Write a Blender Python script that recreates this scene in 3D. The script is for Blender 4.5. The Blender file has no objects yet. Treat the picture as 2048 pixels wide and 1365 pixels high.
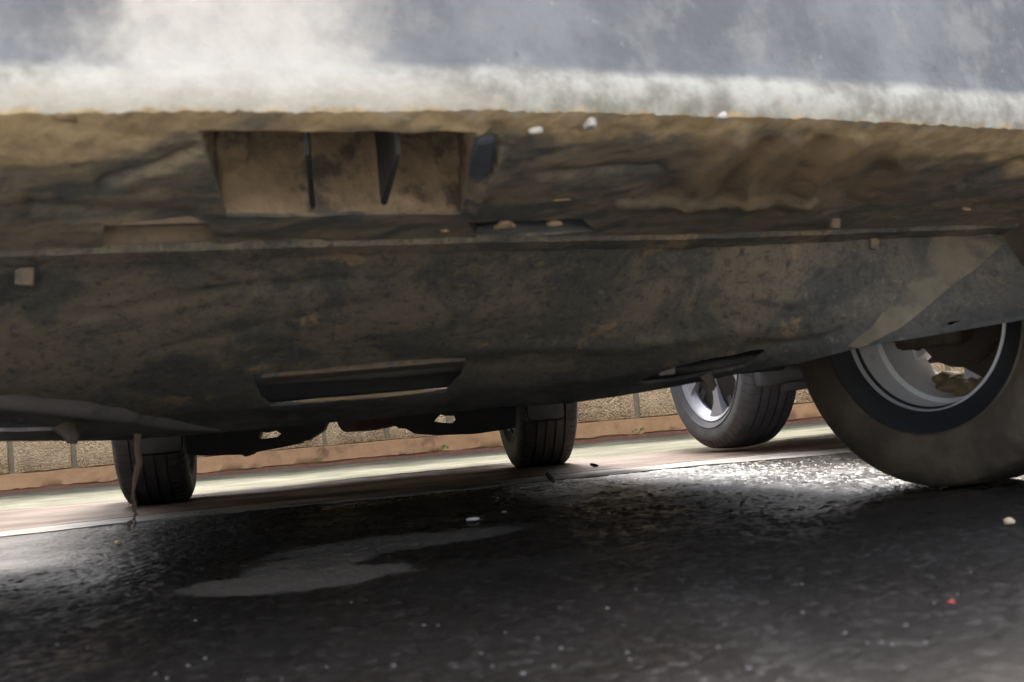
import bpy, bmesh, math, random
import numpy as np
from mathutils import Vector, Matrix, noise
R = math.radians
random.seed(7)
C = bpy.context.scene.collection
SC = bpy.context.scene

# ------------------------------------------------------------------ camera
F_PX, CAM_H, ROLL, DH = 2500.0, 0.205, R(5.1), 145.0      # focal length in photo pixels, lens height, roll, horizon below centre
PITCH = math.atan(DH / F_PX)
cd = bpy.data.cameras.new("camera"); cam = bpy.data.objects.new("camera", cd); C.objects.link(cam)
fw = Vector((0, math.cos(PITCH), math.sin(PITCH))); up0 = Vector((0, -math.sin(PITCH), math.cos(PITCH))); rt0 = Vector((1, 0, 0))
ci = rt0 * math.cos(ROLL) - up0 * math.sin(ROLL); cj = rt0 * math.sin(ROLL) + up0 * math.cos(ROLL)
m = Matrix.Identity(4)
for k in range(3):
    m[k][0], m[k][1], m[k][2] = ci[k], cj[k], -fw[k]
m[2][3] = CAM_H
cam.matrix_world = m
cd.sensor_width = 36; cd.lens = 36 * F_PX / 2048
cd.clip_start = 0.02; cd.clip_end = 400
cd.dof.use_dof = True; cd.dof.focus_distance = 4.6; cd.dof.aperture_fstop = 8.5
SC.camera = cam

# ------------------------------------------------------------------ light
SUN_EL, SUN_AZ = 54, 355          # azimuth measured clockwise from +Y (the wall side)
w = bpy.data.worlds.new("World"); SC.world = w; w.use_nodes = True
nt = w.node_tree
sky = nt.nodes.new("ShaderNodeTexSky"); sky.sky_type = 'NISHITA'; sky.sun_disc = False
sky.sun_elevation = R(SUN_EL); sky.sun_rotation = R(SUN_AZ)
sky.air_density = 1.0; sky.dust_density = 6.0; sky.ozone_density = 1.0
hs = nt.nodes.new("ShaderNodeHueSaturation"); hs.inputs['Saturation'].default_value = .45     # hazy, whitish sky
bg = nt.nodes["Background"]; nt.links.new(sky.outputs[0], hs.inputs['Color']); nt.links.new(hs.outputs[0], bg.inputs[0]); bg.inputs[1].default_value = 0.15
sl = bpy.data.lights.new("sun", 'SUN'); sl.energy = 2.0; sl.angle = R(16); sl.color = (1, .95, .86)
so = bpy.data.objects.new("sun", sl); C.objects.link(so)
sd = Vector((math.sin(R(SUN_AZ)) * math.cos(R(SUN_EL)), math.cos(R(SUN_AZ)) * math.cos(R(SUN_EL)), math.sin(R(SUN_EL))))
so.rotation_euler = sd.to_track_quat('Z', 'Y').to_euler()
SC.view_settings.view_transform = 'Standard'; SC.view_settings.look = 'None'
SC.view_settings.gamma = 1; SC.view_settings.exposure = 2.45
SC.cycles.max_bounces = 8; SC.cycles.diffuse_bounces = 5; SC.cycles.glossy_bounces = 4
SC.cycles.use_denoising = True
SC.cycles.sample_clamp_indirect = 6

# ------------------------------------------------------------------ helpers
def up_of(x, y):                                  # height of a sight line above the horizon, in pixels
    dx, dy = x - 1024, y - 682.5
    return DH - (dx * math.sin(ROLL) + dy * math.cos(ROLL))
def P(x, y, Y):                                   # the point at depth Y on the sight line through a photo pixel
    dx, dy = x - 1024, y - 682.5
    d = fw * F_PX + ci * dx - cj * dy
    return Vector((0, 0, CAM_H)) + d * (Y / d.y)
def PZ(x, y, z):                                  # the point at height z
    dx, dy = x - 1024, y - 682.5
    d = fw * F_PX + ci * dx - cj * dy
    return Vector((0, 0, CAM_H)) + d * ((z - CAM_H) / d.z)
def tag(o, label=None, cat=None, group=None, kind=None):
    if label: o['label'] = label
    if cat: o['category'] = cat
    if group: o['group'] = group
    if kind: o['kind'] = kind
    return o
def empty(name, loc=(0, 0, 0)):
    o = bpy.data.objects.new(name, None); C.objects.link(o); o.location = loc; o.empty_display_size = .1
    return o
def mesh_obj(name, bm, mat, parent=None, smooth=None, mats=None):
    bmesh.ops.recalc_face_normals(bm, faces=bm.faces)
    me = bpy.data.meshes.new(name); bm.to_mesh(me); bm.free()
    o = bpy.data.objects.new(name, me); C.objects.link(o)
    for mm in (mats or [mat]): me.materials.append(mm)
    if smooth is not None:
        for p in me.polygons: p.use_smooth = True
        try: me.set_sharp_from_angle(angle=R(smooth))
        except Exception: pass
    if parent: o.parent = parent
    return o
def box(bm, c, s, rot=None, bev=0):
    mt = Matrix.Translation(c)
    if rot is not None: mt = mt @ rot.to_4x4()
    g = bmesh.ops.create_cube(bm, size=1, matrix=mt @ Matrix.Diagonal((s[0], s[1], s[2], 1)))
    if bev:
        es = set(e for v in g['verts'] for e in v.link_edges)
        bmesh.ops.bevel(bm, geom=list(es), offset=bev, segments=2, affect='EDGES', profile=.5)
def lathe(bm, prof, n=64, mt=None, rfun=None, closed=False, angs=None):      # prof: (x along axis, radius)
    angs = angs or [2 * math.pi * k / n for k in range(n)]
    rows = []
    for k, a in enumerate(angs):
        row = []
        for i, (x, r) in enumerate(prof):
            rr = rfun(i, k, r) if rfun else r
            v = Vector((x, rr * math.sin(a), rr * math.cos(a)))
            row.append(bm.verts.new(mt @ v if mt else v))
        rows.append(row)
    nn = len(angs); np_ = len(prof)
    for k in range(nn):
        a, b = rows[k], rows[(k + 1) % nn]
        for i in range(np_ if closed else np_ - 1):
            j = (i + 1) % np_
            bm.faces.new((a[i], b[i], b[j], a[j]))
    return rows
def tube(bm, pts, rad, n=8, squash=1.0):
    pts = [Vector(p) for p in pts]; rads = rad if isinstance(rad, (list, tuple)) else [rad] * len(pts)
    rings = []; u = None
    for i, p in enumerate(pts):
        t = (pts[min(i + 1, len(pts) - 1)] - pts[max(i - 1, 0)]).normalized()
        if u is None: u = t.orthogonal().normalized()
        u = (u - t * u.dot(t)).normalized(); v = t.cross(u)
        rings.append([bm.verts.new(p + (u * math.cos(2 * math.pi * k / n) + v * math.sin(2 * math.pi * k / n) * squash) * rads[i]) for k in range(n)])
    for a, b in zip(rings, rings[1:]):
        for k in range(n): bm.faces.new((a[k], a[(k + 1) % n], b[(k + 1) % n], b[k]))
    bm.faces.new(rings[0]); bm.faces.new(rings[-1])
def prism(bm, front, back):                       # two matching outlines joined into a closed solid
    a = [bm.verts.new(p) for p in front]; b = [bm.verts.new(p) for p in back]; n = len(a)
    bm.faces.new(a); bm.faces.new(b[::-1])
    for k in range(n): bm.faces.new((a[k], b[k], b[(k + 1) % n], a[(k + 1) % n]))
def rock(bm, c, r, sq=(1, 1, .7), seed=0):
    g = bmesh.ops.create_icosphere(bm, subdivisions=2, radius=1)
    rz = Matrix.Rotation(seed * 1.7, 3, 'Z')
    for v in g['verts']:
        d = 1 + .35 * noise.noise(v.co * 1.3 + Vector((seed * 3.1, seed, 0)))
        q = v.co * d; q.z = max(q.z, -.6)
        v.co = Vector(c) + rz @ Vector((q.x * sq[0], q.y * sq[1], q.z * sq[2])) * r
def lerpf(x, pts):
    return float(np.interp(x, [p[0] for p in pts], [p[1] for p in pts]))

# ------------------------------------------------------------------ materials
class NT:
    def __init__(s, name):
        s.m = bpy.data.materials.new(name); s.m.use_nodes = True; s.t = s.m.node_tree
        s.b = s.t.nodes["Principled BSDF"]; s.co = s.t.nodes.new("ShaderNodeTexCoord").outputs['Object']
    def new(s, kind, **kw):
        n = s.t.nodes.new("ShaderNode" + kind)
        for k, v in kw.items(): setattr(n, k, v)
        return n
    def link(s, a, b):
        if hasattr(a, 'node'): s.t.links.new(a, b)
        else: b.default_value = a
    def map(s, scale=(1, 1, 1), rot=(0, 0, 0), loc=(0, 0, 0), src=None):
        n = s.new("Mapping"); s.link(src or s.co, n.inputs[0]); n.inputs['Scale'].default_value = scale
        n.inputs['Rotation'].default_value = rot; n.inputs['Location'].default_value = loc
        return n.outputs[0]
    def noise(s, scale, detail=4, rough=.55, vec=None, dist=0):
        n = s.new("TexNoise"); s.link(vec or s.co, n.inputs['Vector'])
        n.inputs['Scale'].default_value = scale; n.inputs['Detail'].default_value = detail
        n.inputs['Roughness'].default_value = rough; n.inputs['Distortion'].default_value = dist
        return n.outputs[0]
    def vor(s, scale, vec=None, feat='F1', out=0):
        n = s.new("TexVoronoi", feature=feat); s.link(vec or s.co, n.inputs['Vector']); n.inputs['Scale'].default_value = scale
        return n.outputs[out]
    def ramp(s, v, a, b, c0=0.0, c1=1.0):         # smooth map range
        n = s.new("MapRange", interpolation_type='SMOOTHSTEP'); s.link(v, n.inputs[0])
        n.inputs[1].default_value = a; n.inputs[2].default_value = b; n.inputs[3].default_value = c0; n.inputs[4].default_value = c1
        return n.outputs[0]
    def mix(s, f, a, b):
        n = s.new("Mix", data_type='RGBA'); s.link(f, n.inputs[0])
        for q, i in ((a, 6), (b, 7)):
            s.link(q if hasattr(q, 'node') else (*q, 1), n.inputs[i])
        return n.outputs[2]
    def math(s, op, a, b=0.0):
        n = s.new("Math", operation=op); s.link(a, n.inputs[0]); s.link(b, n.inputs[1]); return n.outputs[0]
    def bump(s, h, dist, strength=1.0, nrm=None):
        n = s.new("Bump"); s.link(h, n.inputs['Height']); n.inputs['Distance'].default_value = dist; n.inputs['Strength'].default_value = strength
        if nrm: s.link(nrm, n.inputs['Normal'])
        return n.outputs[0]
    def attr(s, name):
        n = s.new("Attribute"); n.attribute_name = name; return n
    def out(s, color, rough, nrm=None, metal=0.0, spec=.5):
        s.link(color if hasattr(color, 'node') else (*color, 1), s.b.inputs['Base Color'])
        s.link(rough, s.b.inputs['Roughness']); s.link(metal, s.b.inputs['Metallic']); s.link(spec, s.b.inputs['Specular IOR Level'])
        if nrm: s.link(nrm, s.b.inputs['Normal'])
        return s.m

def m_simple(name, col, rough, var=.3, scale=20, bump=.001, metal=0, dirt=None, dscale=5, damt=(.5, .65), spec=.5):
    n = NT(name); k = n.noise(scale, 5)
    c = n.mix(k, [v * (1 - var) for v in col], [v * (1 + var) for v in col])
    if dirt: c = n.mix(n.ramp(n.noise(dscale, 6, .6), *damt), c, dirt)
    return n.out(c, rough, n.bump(k, bump), metal, spec)

def m_undertray():
    n = NT("muddy_plastic_underside")
    W_ = n.map((1.1, .85, .85), (0, 0, R(-12)))
    mid = n.noise(8, 10, .68, W_, .5); fine = n.noise(60, 9, .8, n.map((1, .8, .8), (0, 0, R(-8)))); big = n.noise(2.4, 5, .55, None, .6)
    v = n.attr("along").outputs['Fac']
    c = n.mix(n.ramp(mid, .42, .60), (.084, .083, .077), (.180, .152, .110))
    c = n.mix(n.ramp(big, .45, .62, 0, .7), c, n.mix(n.ramp(mid, .45, .58), (.120, .110, .087), (.205, .168, .120)))
    och = n.noise(6.5, 9, .72, n.map((1.1, .8, .8), (0, 0, R(-20)), (4, 1, 0)), .4)
    c = n.mix(n.ramp(och, .58, .63, 0, .75), c, n.mix(fine, (.20, .135, .075), (.44, .30, .165)))
    c = n.mix(n.ramp(n.noise(4.2, 8, .7, n.map((1, .8, .8), (0, 0, .3), (9, 2, 1))), .66, .68, 0, .6), c, (.46, .25, .12))
    c = n.mix(n.ramp(n.noise(5, 9, .7, n.map((.8, 1.1, 1.1), (0, 0, R(-16)), (1, 8, 2)), .6), .56, .64, 0, .7), c, (.040, .043, .046))
    c = n.mix(n.math('MULTIPLY', n.ramp(n.attr("across").outputs['Fac'], .70, .84), .6), c, n.mix(mid, (.050, .051, .052), (.105, .095, .080)))
    gr = n.noise(150, 6, .8)
    c = n.mix(n.ramp(gr, .46, .36, 0, .6), c, (.040, .039, .036)); c = n.mix(n.ramp(gr, .57, .66, 0, .5), c, (.28, .23, .165))
    # scuffed bare plastic towards the rear edge
    c = n.mix(n.ramp(n.math('ADD', v, n.math('MULTIPLY', n.math('SUBTRACT', mid, .5), .5)), .72, .92, 0, .8), c, n.mix(n.ramp(mid, .42, .62), (.040, .042, .045), (.095, .090, .084)))
    c = n.mix(n.ramp(fine, .48, .38, 0, .7), c, (.034, .034, .033))
    c = n.mix(n.ramp(fine, .56, .68, 0, .7), c, (.27, .225, .165))
    sc = n.noise(16, 9, .75, n.map((.35, 9, 9), (0, 0, R(-13))))
    c = n.mix(n.ramp(sc, .61, .66, 0, .5), c, (.20, .18, .155))
    sc2 = n.noise(13, 9, .75, n.map((.35, 9, 9), (0, 0, R(-20)), (3, 3, 0)))
    c = n.mix(n.ramp(sc2, .62, .67, 0, .75), c, (.022, .022, .023))
    h = n.math('ADD', n.math('MULTIPLY', mid, .6), n.math('MULTIPLY', fine, .5))
    return n.out(c, .74, n.bump(h, .007), 0, .35)

def m_bumper():
    n = NT("muddy_bumper_plastic")
    v = n.attr("along").outputs['Fac']; u = n.attr("across").outputs['Fac']
    big = n.noise(7, 5, .6); mid = n.noise(26, 6, .65); fine = n.noise(90, 4, .6)
    n.noise(1)
    vd = n.math('ADD', v, n.math('MULTIPLY', n.math('SUBTRACT', mid, .5), .5))
    # painted face with dust, pale cream patch
    face = n.mix(n.ramp(big, .35, .65), (.116, .117, .122), (.188, .189, .192))
    face = n.mix(n.ramp(n.noise(14, 5, .6, n.map((1, 1, .9))), .50, .70, 0, .6), face, (.26, .255, .24))
    face = n.mix(n.ramp(n.noise(75, 4, .6), .66, .72, 0, .5), face, (.30, .285, .26)); face = n.mix(n.ramp(n.noise(45, 5, .7, n.map((1, 1, .8), (0, 0, 0), (4, 4, 4))), .62, .70, 0, .5), face, (.055, .057, .062))
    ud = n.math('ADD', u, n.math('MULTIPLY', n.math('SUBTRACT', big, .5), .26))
    # cream patch: a fan that widens downwards
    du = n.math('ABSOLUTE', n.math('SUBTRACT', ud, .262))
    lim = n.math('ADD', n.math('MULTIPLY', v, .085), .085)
    pale_fan = n.ramp(n.math('SUBTRACT', lim, du), -.01, .085)
    face = n.mix(n.math('MULTIPLY', pale_fan, n.ramp(mid, .2, .62, .65, 1)), face, (.46, .425, .37))
    # crusted lower edge
    edge = n.mix(n.ramp(n.math('MULTIPLY', n.math('ADD', mid, n.noise(14, 5, .6)), .5), .40, .60), (.22, .205, .165), (.42, .40, .345))
    edge = n.mix(n.math('MULTIPLY', pale_fan, .6), edge, (.50, .46, .39))
    edge = n.mix(n.ramp(n.noise(40, 3, .5), .62, .7, 0, .7), edge, (.40, .36, .29))
    c = n.mix(n.ramp(n.math('ADD', v, n.math('MULTIPLY', n.math('SUBTRACT', big, .5), .05)), .95, 1.0), face, edge)
    # ochre mud just under the edge, thinner in the middle, then dark plastic
    mud = n.mix(n.ramp(mid, .3, .7), (.27, .20, .115), (.52, .39, .23))
    c = n.mix(n.ramp(n.math('ADD', v, n.math('MULTIPLY', n.math('SUBTRACT', n.noise(38, 4, .6), .5), .7)), 1.88, 2.06), c, mud)
    st = n.noise(3.4, 8, .6, n.map((3.5, 5, 5), (0, 0, R(-18))), .7)
    dark = n.mix(n.ramp(st, .34, .68), (.092, .094, .088), (.235, .192, .132))
    dark = n.mix(n.ramp(big, .5, .68, 0, .7), dark, (.25, .19, .12))
    dark = n.mix(n.ramp(n.noise(21, 5, .7, n.map((1, 2, 2))), .64, .73, 0, .7), dark, (.33, .25, .16))
    fine2 = n.noise(70, 8, .75, n.map((.6, 1.4, 1.4)))
    dark = n.mix(n.ramp(fine2, .48, .38, 0, .6), dark, (.035, .035, .034)); dark = n.mix(n.ramp(fine2, .56, .68, 0, .6), dark, (.28, .23, .165))
    thr = n.math('ADD', n.math('MULTIPLY', n.ramp(u, .12, .26, 1, 0), .14), n.math('MULTIPLY', n.ramp(u, .72, .84), .10))
    vv = n.math('SUBTRACT', n.math('ADD', v, n.math('MULTIPLY', n.math('SUBTRACT', big, .5), .9)), n.math('MULTIPLY', thr, 2.2))
    c = n.mix(n.ramp(vv, 2.08, 2.22), c, dark)
    rb = n.math('MULTIPLY', n.math('MULTIPLY', n.ramp(u, .63, .68), n.ramp(u, .80, .86, 1, 0)), n.math('MULTIPLY', n.ramp(v, 2.12, 2.25), n.ramp(v, 2.62, 2.78, 1, 0)))
    c = n.mix(n.math('MULTIPLY', rb, n.ramp(mid, .3, .6, .35, .9)), c, n.mix(fine, (.19, .125, .072), (.34, .235, .14)))
    h = n.math('ADD', mid, n.math('MULTIPLY', fine, .4))
    return n.out(c, .66, n.bump(h, .004), 0, .4)

def m_asphalt():
    n = NT("wet_asphalt")
    g = n.vor(95); sp = n.vor(95, None, 'F1', 1); fn = n.noise(160, 4, .65); bg_ = n.noise(1.4, 5, .6)
    sep = n.new("SeparateColor"); n.link(sp, sep.inputs[0])
    c = n.mix(n.ramp(bg_, .35, .65), (.011, .0094, .0085), (.020, .0168, .0148))
    c = n.mix(n.ramp(sep.outputs[0], .80, .95, 0, .7), c, (.04, .036, .033))
    c = n.mix(n.ramp(fn, .5, .75, 0, .5), c, (.030, .027, .025))
    X = n.new("SeparateXYZ"); n.link(n.co, X.inputs[0])
    # a dried film of silt with its own outline
    def ell(cx, cy, ax, ay, rot):
        m_ = n.map((1 / ax, 1 / ay, 0), (0, 0, 0), (0, 0, 0), n.map((1, 1, 0), (0, 0, rot), (0, 0, 0), n.map((1, 1, 0), (0, 0, 0), (-cx, -cy, 0))))
        L = n.new("VectorMath", operation='LENGTH'); n.link(m_, L.inputs[0])
        return n.math('ADD', L.outputs['Value'], n.math('MULTIPLY', n.math('SUBTRACT', n.noise(8, 7, .65), .5), .85))
    a, b = PZ(590, 1158, 0), PZ(800, 1083, 0)
    e1 = n.ramp(ell(a.x, a.y, .175, .135, R(-12)), .84, 1.06, 1, 0); e2 = n.ramp(ell(b.x, b.y, .26, .15, R(-24)), .66, 1.05, .72, 0)
    e3 = n.ramp(ell(-.345, 1.98, .10, .19, R(10)), .7, 1.1, .85, 0)
    e = n.math('MAXIMUM', e1, n.math('MAXIMUM', e2, e3))
    silt = n.mix(n.ramp(fn, .3, .7), (.080, .069, .057), (.150, .130, .110))
    c = n.mix(e, c, silt)
    wet = n.ramp(n.noise(2.2, 4, .6), .35, .7, .24, .40)
    rough = n.math('ADD', wet, n.math('MULTIPLY', e, .65))
    dry = n.ramp(n.math('ADD', X.outputs['X'], n.math('MULTIPLY', n.noise(3, 4), .5)), -.55, -.15, 1, 0)  # sheen lowered by position (left, foreground, right) to hold back glare
    dry = n.math('MAXIMUM', dry, n.ramp(n.math('ADD', X.outputs['Y'], n.math('MULTIPLY', n.noise(4, 4), .4)), 0.9, 1.25, .9, 0))
    dry = n.math('MAXIMUM', dry, n.math('MULTIPLY', n.ramp(X.outputs['Y'], 1.35, 2.1, 1, 0), n.ramp(X.outputs['X'], .12, .24)))
    rough = n.math('ADD', rough, n.math('MULTIPLY', dry, .30))
    h = n.math('ADD', n.math('MULTIPLY', g, -.6), n.math('MULTIPLY', fn, .5))
    return n.out(c, rough, n.bump(h, .0035, .8), 0, n.math('SUBTRACT', n.math('SUBTRACT', .75, n.math('MULTIPLY', dry, .60)), n.math('MULTIPLY', e, .55)))

def m_ground(name, c0, c1, scale, rough0, rough1, bricks=None, streak=True, bump=.004):
    n = NT(name)
    k = n.noise(scale, 6, .6, n.map((.35, 1, 1) if streak else (1, 1, 1))); f = n.noise(90, 4, .6)
    c = n.mix(n.ramp(k, .33, .67), c0, c1)
    c = n.mix(n.ramp(f, .5, .75, 0, .4), c, [v * 1.5 for v in c1])
    h = n.math('ADD', n.math('MULTIPLY', k, .8), n.math('MULTIPLY', f, .3))
    if bricks:
        t = n.new("TexBrick"); n.link(n.map((1, 1, 1), (0, 0, bricks)), t.inputs['Vector'])
        t.inputs['Scale'].default_value = 1; t.inputs['Brick Width'].default_value = .21; t.inputs['Row Height'].default_value = .105; t.inputs['Mortar Size'].default_value = .007
        c = n.mix(t.outputs['Fac'], c, (.06, .055, .045)); h = n.math('SUBTRACT', h, t.outputs['Fac'])
    return n.out(c, n.ramp(n.noise(3.2, 5, .6, n.map((.35, 1.3, 1))), .38, .66, rough0, rough1), n.bump(h, bump), 0, .07)

def m_block():
    n = NT("rough_pebbled_block")
    g = n.vor(105); cc = n.vor(105, None, 'F1', 1); k = n.noise(5, 5, .6); f = n.noise(150, 4, .6)
    sep = n.new("SeparateColor"); n.link(cc, sep.inputs[0])
    c = n.mix(n.ramp(k, .35, .65), (.33, .215, .115), (.50, .36, .215))
    c = n.mix(n.ramp(sep.outputs[0], .5, .95, 0, .5), c, (.60, .46, .30))
    c = n.mix(n.ramp(sep.outputs[1], .80, .97, 0, .5), c, (.10, .07, .05))
    c = n.mix(n.ramp(n.noise(2.4, 4), .55, .75, 0, .6), c, (.17, .15, .10))
    h = n.math('ADD', n.math('MULTIPLY', g, -1.0), n.math('MULTIPLY', f, .3))
    return n.out(c, .8, n.bump(h, .012), 0, .3)

def m_tyre(name, base, dirt, amt):
    n = NT(name); k = n.noise(12, 6, .6); f = n.noise(120, 3)
    c = n.mix(n.ramp(k, .35, .7, 0, amt), base, dirt)
    return n.out(c, .62, n.bump(f, .0008), 0, .4)

def m_alloy(name, col, rough, dirty=0.0):
    n = NT(name); k = n.noise(9, 6, .6)
    c = n.mix(n.ramp(k, .45, .75, 0, .35), col, [v * .65 for v in col])
    if dirty: c = n.mix(n.ramp(n.noise(14, 6, .7), .60, .70, 0, dirty), c, (.20, .13, .085))
    return n.out(c, n.ramp(k, .3, .7, rough, rough + .15), n.bump(n.noise(60, 3), .0006), .35, .5)

M = dict(
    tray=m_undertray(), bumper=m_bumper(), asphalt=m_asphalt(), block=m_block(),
    apron=m_ground("wet_green_cement", (.058, .056, .038), (.115, .112, .085), 9, .75, .95),
    brick=m_ground("wet_red_brick_paving", (.062, .043, .034), (.11, .082, .066), 11, .5, .75, bricks=R(0)),
    kerb=m_ground("wet_concrete_edging", (.12, .115, .105), (.21, .20, .188), 12, .4, .65),
    mortar=m_simple("dark_mortar", (.20, .16, .105), .9, .4, 60, .004),
    plinth=m_simple("orange_cement_plinth", (.34, .195, .10), .85, .3, 18, .006, dirt=(.17, .085, .05), dscale=7, damt=(.55, .72), spec=.3),
    tyre_near=m_tyre("brown_dusty_tyre", (.050, .040, .031), (.105, .082, .058), .9),
    tyre=m_tyre("black_tyre", (.030, .030, .032), (.075, .068, .06), .5),
    tyre_grey=m_tyre("grey_dusty_tyre", (.088, .090, .098), (.15, .15, .156), .7),
    barrel=m_alloy("dull_grey_barrel", (.78, .78, .79), .5, .3),
    alloy=m_alloy("silver_alloy", (.46, .47, .51), .36),
    insert=m_simple("dark_spoke_insert", (.09, .09, .10), .45, .2, 40, .0006),
    dark=m_simple("black_chassis_metal", (.022, .021, .020), .7, .4, 18, .003, dirt=(.07, .055, .04), dscale=8, damt=(.55, .8)),
    knuckle=m_simple("brown_dirty_metal", (.065, .050, .038), .8, .4, 14, .003),
    rust=m_simple("rusty_brown_steel", (.085, .048, .038), .65, .35, 20, .003),
    mudwall=m_simple("caked_brown_mud", (.25, .18, .112), .85, .45, 26, .014, dirt=(.095, .075, .055), dscale=17, damt=(.50, .62)),
    mudgrey=m_simple("grey_mud", (.14, .125, .11), .85, .3, 14, .005, dirt=(.28, .2, .13), dscale=16, damt=(.6, .72)),
    mudpale=m_simple("pale_ochre_mud", (.27, .195, .115), .85, .3, 30, .004),
    liner=m_simple("black_plastic", (.032, .033, .036), .5, .3, 25, .002, dirt=(.085, .08, .075), dscale=14, damt=(.55, .75)),
    deflector=m_simple("grey_black_plastic", (.085, .083, .085), .55, .25, 25, .002),
    body=m_simple("dark_grey_paint", (.10, .105, .115), .35, .15, 3, .0),
    white=m_simple("white_paint", (.78, .79, .81), .25, .04, 3, .0),
    silver=m_simple("silver_paint", (.55, .57, .60), .3, .05, 3, .0),
    glass=m_simple("dark_car_glass", (.02, .022, .024), .05, .1, 3, 0),
    root=m_simple("dry_brown_root", (.10, .06, .042), .85, .4, 60, .002),
    leaf=m_simple("dry_leaf", (.30, .16, .08), .7, .4, 40, .001),
    twig=m_simple("black_twig", (.025, .02, .017), .8, .4, 60, .001),
    weed=m_simple("weed_green", (.16, .22, .05), .6, .3, 60, 0),
    stone=m_simple("pale_stone", (.55, .53, .50), .6, .25, 60, .001),
    strake=m_simple("pale_scuffed_plastic", (.145, .122, .084), .75, .4, 30, .004, dirt=(.075, .07, .055), dscale=12, damt=(.5, .66)),
    mudbrown=m_simple("brown_mud_film", (.17, .125, .085), .85, .35, 40, .004, dirt=(.09, .085, .08), dscale=22, damt=(.5, .62)),
    tube=m_simple("dusty_grey_tube", (.085, .08, .072), .7, .3, 25, .002),
    bluegrey=m_simple("bare_blue_grey_plastic", (.055, .062, .072), .6, .3, 25, .002, dirt=(.16, .135, .10), dscale=16, damt=(.56, .7)),
    scuffed=m_simple("scuffed_grey_plastic", (.125, .112, .105), .7, .3, 24, .003, dirt=(.06, .056, .053), dscale=12, damt=(.5, .66)),
    tyre_clean=m_simple("clean_black_rubber", (.017, .018, .021), .55, .2, 30, .001),
    black=m_simple("shade_black", (.010, .009, .009), .85, .3, 20, .001),
    grit=m_simple("grey_grit", (.13, .122, .118), .5, .3, 60, .001),
    cream=m_simple("cream_stone", (.55, .42, .28), .7, .25, 60, .001),
    red=m_simple("red_plastic_chip", (.45, .06, .04), .5, .2, 60, 0),
)

# ------------------------------------------------------------------ ground
def grid_coords(fine0, fine1, step, far):
    a = list(np.arange(fine0, fine1 + 1e-6, step)); s = step; q = fine1
    while q < far: s *= 1.5; q += s; a.append(q)
    s = step; q = fine0
    while q > -far: s *= 1.5; q -= s; a.insert(0, q)
    return np.array(a)
def value_noise(x, y, sc, seed):
    def h(i, j):
        v = np.sin(i * 127.1 + j * 311.7 + seed * 74.7) * 43758.5453
        return v - np.floor(v)
    x = x * sc; y = y * sc; i = np.floor(x); j = np.floor(y); fx = x - i; fy = y - j
    fx = fx * fx * (3 - 2 * fx); fy = fy * fy * (3 - 2 * fy)
    return (h(i, j) * (1 - fx) + h(i + 1, j) * fx) * (1 - fy) + (h(i, j + 1) * (1 - fx) + h(i + 1, j + 1) * fx) * fy
gx = grid_coords(-1.25, 1.3, .0065, 120); gy = grid_coords(.75, 3.75, .0065, 120)
GX, GY = np.meshgrid(gx, gy)
inside = ((GX > -1.3) & (GX < 1.35) & (GY > .7) & (GY < 3.8)).astype(float)
GZ = (value_noise(GX, GY, 80, 1) - .5) * .0040 + (value_noise(GX, GY, 150, 2) - .5) * .0036 + (value_noise(GX, GY, 24, 3) - .5) * .0018 + (value_noise(GX, GY, 5, 4) - .5) * .003
soft = np.clip(1.25 - .7 * ((((GX + .30) / .22) ** 2 + ((GY - 1.72) / .10) ** 2) < 1), 0, 1)
GZ = GZ * inside * soft - .001 - .010 * np.clip((GY - 3.86) / .3, 0, 1)
nx, ny = len(gx), len(gy)
verts = np.stack([GX, GY, GZ], -1).reshape(-1, 3)
idx = np.arange(nx * ny).reshape(ny, nx)
quads = np.stack([idx[:-1, :-1], idx[:-1, 1:], idx[1:, 1:], idx[1:, :-1]], -1).reshape(-1, 4)
me = bpy.data.meshes.new("asphalt")
me.vertices.add(len(verts)); me.vertices.foreach_set("co", verts.ravel())
me.loops.add(quads.size); me.loops.foreach_set("vertex_index", quads.ravel().astype(np.int32))
me.polygons.add(len(quads)); me.polygons.foreach_set("loop_start", (np.arange(len(quads)) * 4).astype(np.int32))
me.update(calc_edges=True); me.materials.append(M['asphalt'])
for p in me.polygons: p.use_smooth = True
o = bpy.data.objects.new("asphalt", me); C.objects.link(o); tag(o, "dark wet asphalt with gritty glints under the cars", "road", kind="structure")

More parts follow.
